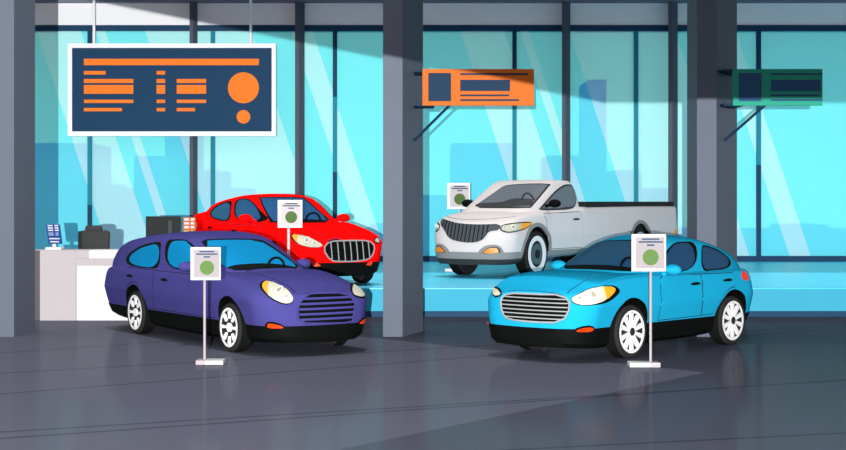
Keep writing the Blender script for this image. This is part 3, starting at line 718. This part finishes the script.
M_POD = mat('podium_blue', (88, 207, 240), .35, .2, K['podium']); M_BEAM = mat('beam_grey', (125, 133, 151), .6, .1, K['wall'])
# raised blue podium in front of the windows, the back row of cars stands on it
PF = 26.15
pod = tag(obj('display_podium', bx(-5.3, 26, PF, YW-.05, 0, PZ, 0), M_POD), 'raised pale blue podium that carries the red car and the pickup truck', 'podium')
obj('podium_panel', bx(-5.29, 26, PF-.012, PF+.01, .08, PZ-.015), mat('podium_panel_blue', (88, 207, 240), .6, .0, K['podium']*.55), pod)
obj('podium_skirting', bx(-5.32, 26, PF-.03, PF, 0, .10), M_NAVY, pod)
for px in (513,):
    obj('podium_joint', bx(X(px-4, PF), X(px+3, PF), PF-.02, PF, .10, PZ), M_NAVY, pod)
# window wall
ZT, ZB = Z(31, YW), PZ
struct('wall_back', bx(-26, 26, YW-.05, YW+.35, Z(25.5, YW), Z(3.5, YW), 0), M_WALL)
struct('trim_1', bx(-26, 26, YW-.30, YW+.35, Z(3.5, YW), Z(-6, YW)), M_BEAM)        # ceiling beam
struct('trim_2', bx(-26, 26, YW-.10, YW+.30, Z(31, YW), Z(25.5, YW)), M_NAVY)       # navy head rail
struct('trim_3', bx(-26, 26, YW-.10, YW+.30, ZB, Z(261.5, YW)+.14), M_NAVY)         # navy sill rail
struct('wall_base', bx(-26, 26, YW-.05, YW+.35, 0, ZB), M_NAVY)
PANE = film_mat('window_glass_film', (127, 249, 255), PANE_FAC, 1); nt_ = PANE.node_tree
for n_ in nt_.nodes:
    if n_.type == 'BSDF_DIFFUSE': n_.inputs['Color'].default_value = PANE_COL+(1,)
BAND = film_mat('painted_streak_film', (190, 252, 255), PANE_FAC, 1)  # paler tint paints slanting reflection streaks into the glass
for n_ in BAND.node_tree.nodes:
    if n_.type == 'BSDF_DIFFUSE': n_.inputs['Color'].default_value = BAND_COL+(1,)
zb = Z(261.5, YW)+.14
edges = [-560, 193.5, 299.5, 566, 673, 1400]
mull = {1: [(-334, [('n', 31, 262)]), (-120, [('n', 31, 262)]), (90, [('n', 31, 136), ('t', 136, 205), ('n', 205, 262)])], 2: [(213, [('t', 31, 262)])],
        3: [(335, [('n', 31, 97), ('t', 97, 172), ('n', 172, 262)]), (514.5, [('n', 31, 70), ('t', 70, 262)])], 4: [(636, [('t', 31, 262)])],
        5: [(758.5, [('n', 31, 105), ('t', 105, 165), ('n', 165, 262)]), (960, [('n', 31, 262)]), (1180, [('n', 31, 262)])]}
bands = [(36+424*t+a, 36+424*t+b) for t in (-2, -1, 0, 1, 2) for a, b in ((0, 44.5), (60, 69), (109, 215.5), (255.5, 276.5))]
SL = .33
def clip_x(poly, x, keep_less):
    out = []
    for i in range(len(poly)):
        a, b = poly[i], poly[(i+1) % len(poly)]
        ia, ib = (a[0] <= x) == keep_less, (b[0] <= x) == keep_less
        if ia: out.append(a)
        if ia != ib:
            t = (x-a[0])/(b[0]-a[0]); out.append((x, a[1]+(b[1]-a[1])*t))
    return out
for wi in range(1, 6):
    a, b = edges[wi-1], edges[wi]
    xa, xb = X(a, YW), X(b, YW)
    w = tag(bpy.data.objects.new('window_%d' % wi, None), kind='structure'); COL.objects.link(w); w.location = ((xa+xb)/2, YW, zb)
    def ch(name, bm, m):
        bmesh.ops.translate(bm, verts=bm.verts[:], vec=(-(xa+xb)/2, -YW, -zb)); return obj(name, bm, m, w)
    cuts = [xa]+[X(p, YW) for p, _s in mull[wi]]+[xb]
    dy = (ZT-zb)*SL
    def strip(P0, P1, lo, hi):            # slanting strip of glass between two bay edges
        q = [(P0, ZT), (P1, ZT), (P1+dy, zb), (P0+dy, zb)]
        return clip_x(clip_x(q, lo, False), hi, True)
    for p, q in zip(cuts, cuts[1:]):
        clear, last = NB(), -99.0
        for a_, b_ in bands+[(2000, 2001)]:
            s = strip(last, X(a_, YW), p, q); last = X(b_, YW)
            if len(s) > 2: prism(clear, s, 'y', YW+.02, YW+.03)
        ch('pane', clear, PANE)
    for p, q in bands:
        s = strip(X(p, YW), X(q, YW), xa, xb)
        if len(s) > 2: ch('painted_streak', prism(NB(), s, 'y', YW+.019, YW+.031), BAND)
    for px, segs in mull[wi]:
        bm = NB()
        for c, y0, y1 in segs: box(bm, X(px-2.1, YW), X(px+2.1, YW), YW-.06, YW+.08, max(zb, Z(y1, YW)), Z(y0, YW), mi=0 if c == 'n' else 1)
        ch('mullion', bm, [M_NAVY, M_TEAL])
# pillars: a pale face towards the room and a face turned well to the right
def pillar(name, x0, x1, x2, yf, depth, z1, z0=0):
    pts = [(x0, yf), (x1, yf), (x2, yf+depth), (x0+.02, yf+depth)]
    return struct(name, prism(NB(), pts, 'z', z0, z1), M_LG)
for i, (a, b, c) in enumerate(((-8, 14, 35), (383, 402.5, 423), (697, 716.5, 737))):
    pillar('pillar_%d' % (i+1), X(a, 22.3), X(b, 22.3), X(c, 23.25), 22.3, .95, 7.15)
for i, (a, b, c) in enumerate(((189.5, 193, 197.3), (295, 299, 304.5), (562, 565.5, 570.5), (669, 672.5, 678))):
    pillar('wall_post_%d' % (i+1), X(a, YW-.4), X(b, YW-.4), X(c, YW-.2), YW-.4, .24, Z(3.5, YW), PZ)
# unseen roof slab, outline shaped to shade the floor around a sunlit wedge
bm = prism(NB(), [(-.93, 22.1), (3.35, 17.44), (-.51, 12.2), (-2.6, 9.4), (-2.6, 6), (26, 6), (26, 26.0), (-4.0, 26.0)], 'z', 7.15, 7.4)
box(bm, -26, 26, 31.5, YW+.35, 7.15, 7.4)  # rear strip, added to keep sky light off the window wall
struct('shade_ceiling', bm, M_BEAM)
# ------------------------------------------------------------------ city outside
struct('ground_outside', bx(-60, 60, YW+.6, 112, -.3, -.05), mat('ground_outside', (4, 60, 200), .9, .0, .5))
M_B = mat('tower_blue', (4, 60, 215), .8, .0, K['bld'])
BL = [(-60, 89, 143, 70, 'broad block outside, left of the chair'), (93, 110, 184, 90, 'low narrow block outside above the chair back'),
      (110.5, 131, 187.5, 80, 'low block outside, right of the chair'), (134, 160, 156, 72, 'tower outside just below the navy hanging board, left of a post'),
      (165, 190, 130, 78, 'tall tower outside rising behind the navy board beside the grey post'), (128, 192, 208, 96, 'low wide block outside between two towers, above the black monitor'),
      (198, 218.5, 170, 74, 'narrow tower outside right of the post beside the red car'), (219, 246, 188, 79, 'low block outside above the red car windows'),
      (369, 400, 224.5, 85, 'lowest block outside, between the red car and the middle pillar'), (405, 451.5, 195, 77, 'low block outside behind the middle pillar'),
      (452, 516, 143, 71, 'broad tower outside under the orange sign'), (549, 583, 155.5, 74, 'tower outside above the pickup cab, behind a grey post'),
      (588.5, 606.5, 79.5, 82, 'tallest slim tower outside above the pickup bed'), (617, 641.5, 170, 76, 'tower outside above the pickup tailgate'),
      (642, 668.5, 188, 81, 'low block outside above the pickup tailgate, beside a grey post'), (677, 720, 229, 88, 'low block outside left of the right-hand pillar'),
      (763.5, 791, 233, 79, 'leftmost of three low blocks outside, above the cyan car tail'), (791.5, 829.5, 225, 83, 'middle and tallest of three low blocks outside at far right'),
      (830, 900, 246, 87, 'lowest of three low blocks outside at far right')]
for a, b, y, d, lab in BL:
    o = obj('tower_block', bx(-(X(b, d)-X(a, d))/2, (X(b, d)-X(a, d))/2, 0, 5, 0, Z(y, d)+.05), M_B); o.location = ((X(a, d)+X(b, d))/2, d, -.05)
    tag(o, 'flat pale blue '+lab, 'building', 'office blocks outside the windows')
# ------------------------------------------------------------------ hanging board
D = 36.6; sc = F_/D
M_BOARD = mat('board_navy', (31, 66, 96), .6, .08, K['wall']); M_ORG = mat('sign_orange', (255, 130, 45), .6, .08, K['wall']); M_WF = mat('frame_white', (255, 255, 255), .6, .05, K['wall'])
def rect(bm, px0, px1, py0, py1, y0, y1, d, bev=0): return box(bm, X(px0, d), X(px1, d), y0, y1, Z(py1, d), Z(py0, d), bev)
bd = thing('notice_board', 'large navy hanging board with orange bars and discs in a white frame', 'sign', (X(172, D), D, Z(90, D)))
def loc_child(root, name, bm, m, smooth=None):
    bmesh.ops.translate(bm, verts=bm.verts[:], vec=-root.location); return obj(name, bm, m, root, smooth)
loc_child(bd, 'panel', rect(NB(), 71, 273, 47, 132.5, D, D+.10, D), M_BOARD)
bm = NB(); rect(bm, 68, 276, 43.5, 48, D-.03, D+.12, D); rect(bm, 68, 276, 131.5, 136, D-.03, D+.12, D); rect(bm, 68, 72.2, 48, 131.5, D-.03, D+.12, D); rect(bm, 271.8, 276, 48, 131.5, D-.03, D+.12, D)
loc_child(bd, 'frame', bm, M_WF)
rows = [(71, 74.6), (79, 83), (85, 93.8), (99.7, 103), (108, 111.3)]
loc_child(bd, 'title_bar', rect(NB(), 84, 259, 58.8, 65.2, D-.012, D+.01, D), M_ORG)
for x0, ws in ((84, (105.8, 133.4, 133.4, 133.4, 122)), (156.7, (165.2,)*5), (176.8, (None, 206.2, 206.2, 206.2, 195))):
    for (y0, y1), x1 in zip(rows, ws):
        if x1: loc_child(bd, 'text_bar', rect(NB(), x0, x1, y0, y1, D-.012, D+.01, D), M_ORG)
for cx, cy, r in ((243.5, 87.8, 15.5), (243.5, 116.8, 6.8)):
    loc_child(bd, 'disc', disc(NB(), X(cx, D), Z(cy, D), r/sc, D-.012, D+.01), M_ORG)
for px in (93.5, 250.5):
    loc_child(bd, 'hanging_rod', tube(NB(), [(X(px, D), D+.05, Z(44, D)), (X(px, D), D+.05, 7.16)], .034, 8), M_WF)
# ------------------------------------------------------------------ signs on the pillars
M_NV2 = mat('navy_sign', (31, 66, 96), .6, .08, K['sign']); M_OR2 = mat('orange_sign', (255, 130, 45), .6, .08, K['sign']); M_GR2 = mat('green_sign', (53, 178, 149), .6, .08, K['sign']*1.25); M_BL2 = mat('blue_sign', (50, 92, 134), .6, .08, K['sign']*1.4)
def bracket_sign(label, x0, x1, face, ink, px, items):
    D = 22.15; r = thing('pillar_sign', label, 'sign', (X((x0+x1)/2, D), D, Z(87, D)), 0, 'bracket signs on the pillars')
    loc_child(r, 'panel', rect(NB(), x0, x1, 69, 105.5, D, D+.06, D), face)
    for a, b, c, d in items: loc_child(r, 'text_bar', rect(NB(), a, b, c, d, D-.008, D+.01, D), ink)
    for y in (70.3, 104.3):
        loc_child(r, 'bracket', rect(NB(), px, x0+12, y-1.3, y+1.3, D+.06, D+.75, D), M_NV2)
    Dp = D+.45
    loc_child(r, 'strut', tube(NB(), [(X(px, Dp), Dp, Z(140.5, Dp)), (X(px+38, Dp), D+.07, Z(104, Dp))], .022, 8), M_NV2)
    return r
bracket_sign('orange bracket sign with a navy square, on the middle pillar', 422.5, 534, M_OR2, M_NV2, 414,
             [(428.3, 451, 73, 101.2), (460.2, 528, 73.2, 75), (460.2, 510, 79.8, 91), (460.2, 509, 94.5, 96.3), (460.2, 519, 99.2, 101)])
bracket_sign('green bracket sign with a blue square, on the right-hand pillar', 733, 822.5, M_GR2, M_BL2, 724.5,
             [(738.7, 761.2, 73, 101.2), (771, 822.4, 73.2, 75), (771, 820, 79.8, 91), (771, 819, 94.5, 96.3), (771, 822.4, 99.2, 101)])
# ------------------------------------------------------------------ placards
M_PW = mat('placard_white', (255, 255, 255), .6, .05, K['near']); M_PP = mat('placard_paper', (214, 205, 208), .7, .05, K['near']*.85); M_GRN = mat('placard_green', (119, 155, 87), .7, .05, K['near'])
M_LINE = mat('placard_ink', (60, 95, 130), .7, .05, K['near']); M_POLE = mat('pole_grey', (210, 200, 204), .5, .1, K['near'])
M_PWb = mat('placard_white_far', (255, 255, 255), .6, .05, .82); M_PPb = mat('placard_paper_far', (214, 205, 208), .7, .05, .72); M_POLEb = mat('pole_grey_far', (210, 200, 204), .5, .1, .82)  # brighter copies for the far stands, offsetting weaker lamp light there
def placard(label, D, zf, fx0, fx1, fy0, fy1, pole, bx0, bx1, split, pale_left):
    s = F_/D; ws = M_PW if D < 20 else M_PWb; pp = M_PP if D < 20 else M_PPb; po = M_POLE if D < 20 else M_POLEb; r = thing('placard_stand', label, 'placard stand', (X(pole, D), D, zf), 0, 'white placard stands beside the cars')
    zt, zl = Z(fy0, D), Z(fy1, D); w = (fx1-fx0)/s; h = zt-zl; x0 = X(fx0, D)
    p = loc_child(r, 'placard', box(NB(), x0, x0+w, D-.05, D-.02, zl, zt, .006), ws)
    def pc(name, bm, m):
        bmesh.ops.translate(bm, verts=bm.verts[:], vec=-r.location); return obj(name, bm, m, p)
    pc('paper', bx(x0+w*.12, x0+w*.95, D-.056, D-.045, zl+h*.085, zl+h*.92), pp)
    for a, b, c in ((.30, .80, .865), (.20, .90, .79), (.44, .66, .705)):
        pc('printed_line', bx(x0+w*a, x0+w*b, D-.060, D-.05, zl+h*(c-.02), zl+h*(c+.02)), M_LINE)
    pc('printed_disc', disc(NB(), x0+w*.55, zl+h*.38, h*.215, D-.060, D-.05), M_GRN)
    loc_child(r, 'pole', tube(NB(), [(X(pole, D), D, zf+.02), (X(pole, D), D, zl+h*.5)], 1.35/s if D < 20 else .024, 10), po)
    a, b, m = X(bx0, D), X(bx1, D), X(split, D)
    bm = NB(); box(bm, a, m, D-.12, D+.12, zf, zf+.055, .006, 0); box(bm, m, b, D-.12, D+.12, zf, zf+.055, .006, 1)
    loc_child(r, 'base', bm, [po, ws] if pale_left else [ws, po])
    return r
placard('white placard stand in front of the violet estate car', 18.62, 0, 191, 221.2, 247, 280, 204.6, 197, 224.5, 205.5, True)
placard('white placard stand in front of the cyan hatchback, by its front wheel', 18.35, 0, 631, 665.5, 234, 271.3, 650.6, 628.5, 659, 649, False)
placard('white placard stand in front of the red saloon', 25.75, 0, 278, 302.5, 200, 227.6, 288.6, 281, 297, 289, True)
placard('white placard stand beside the pickup bonnet, at the far side of the truck', 32.4, PZ, 447, 470, 183, 209, 459.5, 445, 474, 459.5, False)
# ------------------------------------------------------------------ reception desk
M_DP = mat('desk_pinkish_grey', (214, 205, 208), .6, .1, K['mid']); M_DW = mat('desk_white', (255, 255, 255), .6, .1, K['mid'])
D0 = 25.3; dk = thing('reception_desk', 'white and pale grey reception counter behind the violet car', 'desk', (X(115, D0), D0, 0))
xl, xr = X(28, D0), X(198, D0); zt = Z(250.3, D0)
loc_child(dk, 'side_panel', box(NB(), xl, X(76, D0), D0, D0+.62, 0, zt, .006), M_DP)
loc_child(dk, 'front_panel', box(NB(), X(76, D0), xr, D0+.04, D0+.55, 0, Z(265.5, D0)), M_DW)
loc_child(dk, 'fascia', box(NB(), X(76, D0), xr, D0, D0+.60, Z(265.5, D0), Z(258.5, D0), .004), M_DP)
loc_child(dk, 'plinth_panel', box(NB(), X(76, D0), X(89, D0), D0, D0+.62, Z(258.5, D0), zt, .004), M_DP)
loc_child(dk, 'worktop', box(NB(), X(89, D0), xr, D0-.005, D0+.62, Z(258.5, D0), zt, .004), M_DW)
# card holder on the counter
M_CB = mat('card_blue', (32, 75, 150), .6, .1, K['mid']); M_CL = mat('card_white', (235, 235, 245), .6, .1, K['mid']); M_CG = mat('card_grey_blue', (140, 160, 205), .6, .1, K['mid'])
Dc = 25.5
def card(name, label, face, ink, ink2, x, z0, tilt, w, h, stand):
    r = thing(name, label, 'card holder', (x, Dc, z0))
    sh = tilt*h
    zc = .10 if stand else .0
    def para(a, b, c, d, y0, y1):   # rectangle in card fractions, sheared like the leaning card
        return prism(NB(), [(-w/2+w*a+sh*(1-c), zc+h*c), (-w/2+w*b+sh*(1-c), zc+h*c), (-w/2+w*b+sh*(1-d), zc+h*d), (-w/2+w*a+sh*(1-d), zc+h*d)], 'y', y0, y1)
    c = obj('card', para(0, 1, 0, 1, -.02, .02), face, r)
    for a, b, t, q, m in ((.1, .48, .90, .07, ink), (.62, .9, .90, .07, ink), (.1, .48, .78, .07, ink), (.62, .9, .78, .07, ink), (.1, .48, .66, .07, ink), (.62, .9, .66, .07, ink), (.1, .48, .42, .17, ink2), (.62, .85, .42, .17, ink2), (.1, .88, .24, .06, ink), (.15, .8, .08, .06, ink)):
        obj('printed_line', para(a, b, t, t+q, -.026, -.015), m, c)
    if stand:
        obj('stand', tube(NB(), [(sh*.4, .02, .02), (sh*.4, .02, zc+h*.3)], .035, 10), M_DW, r); obj('foot', box(NB(), -w*.55+sh*.5, w*.65+sh*.5, -.12, .12, 0, .045, .008), M_DW, r)
    return r
card('card_holder', 'blue leaning card on a white stand, at the left end of the counter', M_CB, M_CL, M_CG, X(53, Dc), Z(250.3, D0)+.003, .13, 13.4/F_*Dc, 19.5/F_*Dc, True)
M_CO = mat('card_orange', (222, 122, 52), .6, .1, K['mid']); M_CP = mat('card_peach', (245, 200, 165), .6, .1, K['mid'])
card('leaflet_holder', 'orange printed card standing on the counter beside the red car tail', M_CO, M_CL, M_CP, X(189.5, Dc), Z(250.3, D0)+.002, 0, 12.5/F_*Dc, 32.5/F_*Dc, False)
mo = thing('computer_monitor', 'black computer monitor seen from behind, above the violet car roof', 'monitor', (X(163, Dc), Dc, Z(250.3, D0)+.003))
M_BK = mat('monitor_black', (34, 37, 38), .6, .1, .8); M_BK2 = mat('monitor_grey', (62, 64, 64), .6, .1, .8)
obj('casing', box(NB(), -17/F_*Dc, 17.5/F_*Dc, -.03, .03, .16, .57, .008), M_BK, mo); obj('neck', box(NB(), 5.5/F_*Dc, 9.5/F_*Dc, -.055, -.03, .05, .50, .004), M_BK2, mo)
obj('foot', box(NB(), -.12, .30, -.12, .12, 0, .05, .01), M_BK2, mo)
# office chair behind the desk
Dh = 26.65; oc = thing('office_chair', 'dark grey office chair with headrest, behind the counter', 'chair', (X(95, Dh), Dh, 0))
M_CH = mat('chair_grey', (60, 62, 62), .7, .08, .75*K['mid']/.6); M_CH2 = mat('chair_dark', (36, 38, 37), .7, .08, .8)
def rbox(x0, x1, y0, y1, z0, z1, b, taper=0):
    bm = NB(); box(bm, x0, x1, y0, y1, z0, z1, b)
    for v in bm.verts:
        if taper: v.co.x *= 1+taper*(z1-v.co.z)/(z1-z0)
    return bm
obj('backrest', rbox(-.27, .28, -.09, .03, .82, 1.50, .06, -.1), M_CH, oc, 40)
obj('side_bolster', rbox(-.285, -.20, -.10, .02, .84, 1.49, .03), M_CH2, oc, 40)
obj('headrest', box(NB(), -.17, .14, -.085, .02, 1.46, 1.59, .05), M_CH, oc, 40)
obj('seat', box(NB(), -.27, .27, -.02, .46, .70, .80, .04), M_CH2, oc, 40)
obj('gas_lift', tube(NB(), [(0, .2, .08), (0, .2, .72)], .035, 12), M_CH2, oc)
for i in range(5):
    a = 2*pi*i/5+.3; leg = obj('leg', tube(NB(), [(0, .2, .12), (.30*cos(a), .2+.30*sin(a), .075)], [.03, .02], 8), M_CH2, oc)
    c = NB(); bmesh.ops.create_icosphere(c, subdivisions=2, radius=.036)
    bmesh.ops.translate(c, verts=c.verts[:], vec=(.30*cos(a), .2+.30*sin(a), .037)); obj('castor', c, M_CH2, leg, 60)
# ------------------------------------------------------------------ daylight, added spot lamp with its shade panel, camera
LP = Vector((-.3, -3, 2.0))
def thro(px, py, y):                     # where the beam towards a point of the window wall crosses depth y
    p = Vector((X(px, YW), YW, Z(py, YW))); t = (y-LP.y)/(p.y-LP.y); q = LP+(p-LP)*t; return (q.x, q.z)
ys = -2.0
e0 = thro(130, 0, ys); e1 = thro(615, 97, ys); e2 = thro(1040, 97, ys); e00 = thro(-120, -50, ys)
struct('shade_blocker', prism(NB(), [e00, e0, e1, e2, (e2[0]+.6, e2[1]), (e2[0]+.6, 0), (e2[0]+.9, 0), (e2[0]+.9, 6.5), (e00[0], 6.5)], 'y', ys-.06, ys+.06), M_BEAM)  # unseen panel added behind the camera; its edge casts the wall shade
ld = bpy.data.lights.new('added_spot', 'SPOT'); ld.energy = FILL_SPOT; ld.spot_size = radians(64); ld.spot_blend = .2; ld.shadow_soft_size = .0015  # unseen lamp added behind the camera to light the hall from the front
lo = bpy.data.objects.new('added_spot', ld); COL.objects.link(lo); lo.location = LP; lo.rotation_euler = (Vector((-.3, 30, 3.6))-LP).to_track_quat('-Z', 'Y').to_euler()
sd = bpy.data.lights.new('sun', 'SUN'); sd.energy = SUN; sd.angle = radians(.3); so = bpy.data.objects.new('sun', sd); COL.objects.link(so); so.rotation_euler = (radians(2), 0, 0)
wd = bpy.data.worlds.new('sky'); SC.world = wd; wd.use_nodes = True; nt = wd.node_tree; N = nt.nodes.new; L = nt.links.new
bg = nt.nodes['Background']; tc = N('ShaderNodeTexCoord'); sp = N('ShaderNodeSeparateXYZ'); L(tc.outputs['Generated'], sp.inputs[0])
r1 = N('ShaderNodeValToRGB'); e = r1.color_ramp.elements
mr = N('ShaderNodeMapRange'); mr.inputs['From Min'].default_value = -1; mr.inputs['From Max'].default_value = 1; L(sp.outputs['Y'], mr.inputs['Value'])
e[0].position = .70; e[0].color = SKY_N+(1,); e[1].position = .90; e[1].color = SKY_C+(1,)
L(mr.outputs[0], r1.inputs['Fac']); L(r1.outputs['Color'], bg.inputs['Color']); bg.inputs['Strength'].default_value = 1
cam = bpy.data.cameras.new('camera'); co = bpy.data.objects.new('camera', cam); COL.objects.link(co)
cam.sensor_width = 36; cam.lens = F_/846*36; cam.shift_y = -25/846; co.location = (0, 0, H_); co.rotation_euler = (pi/2, 0, 0); SC.camera = co
vs = SC.view_settings; vs.view_transform = 'Standard'; vs.look = 'None'; vs.gamma = 1; vs.use_curve_mapping = False; vs.exposure = EXPO
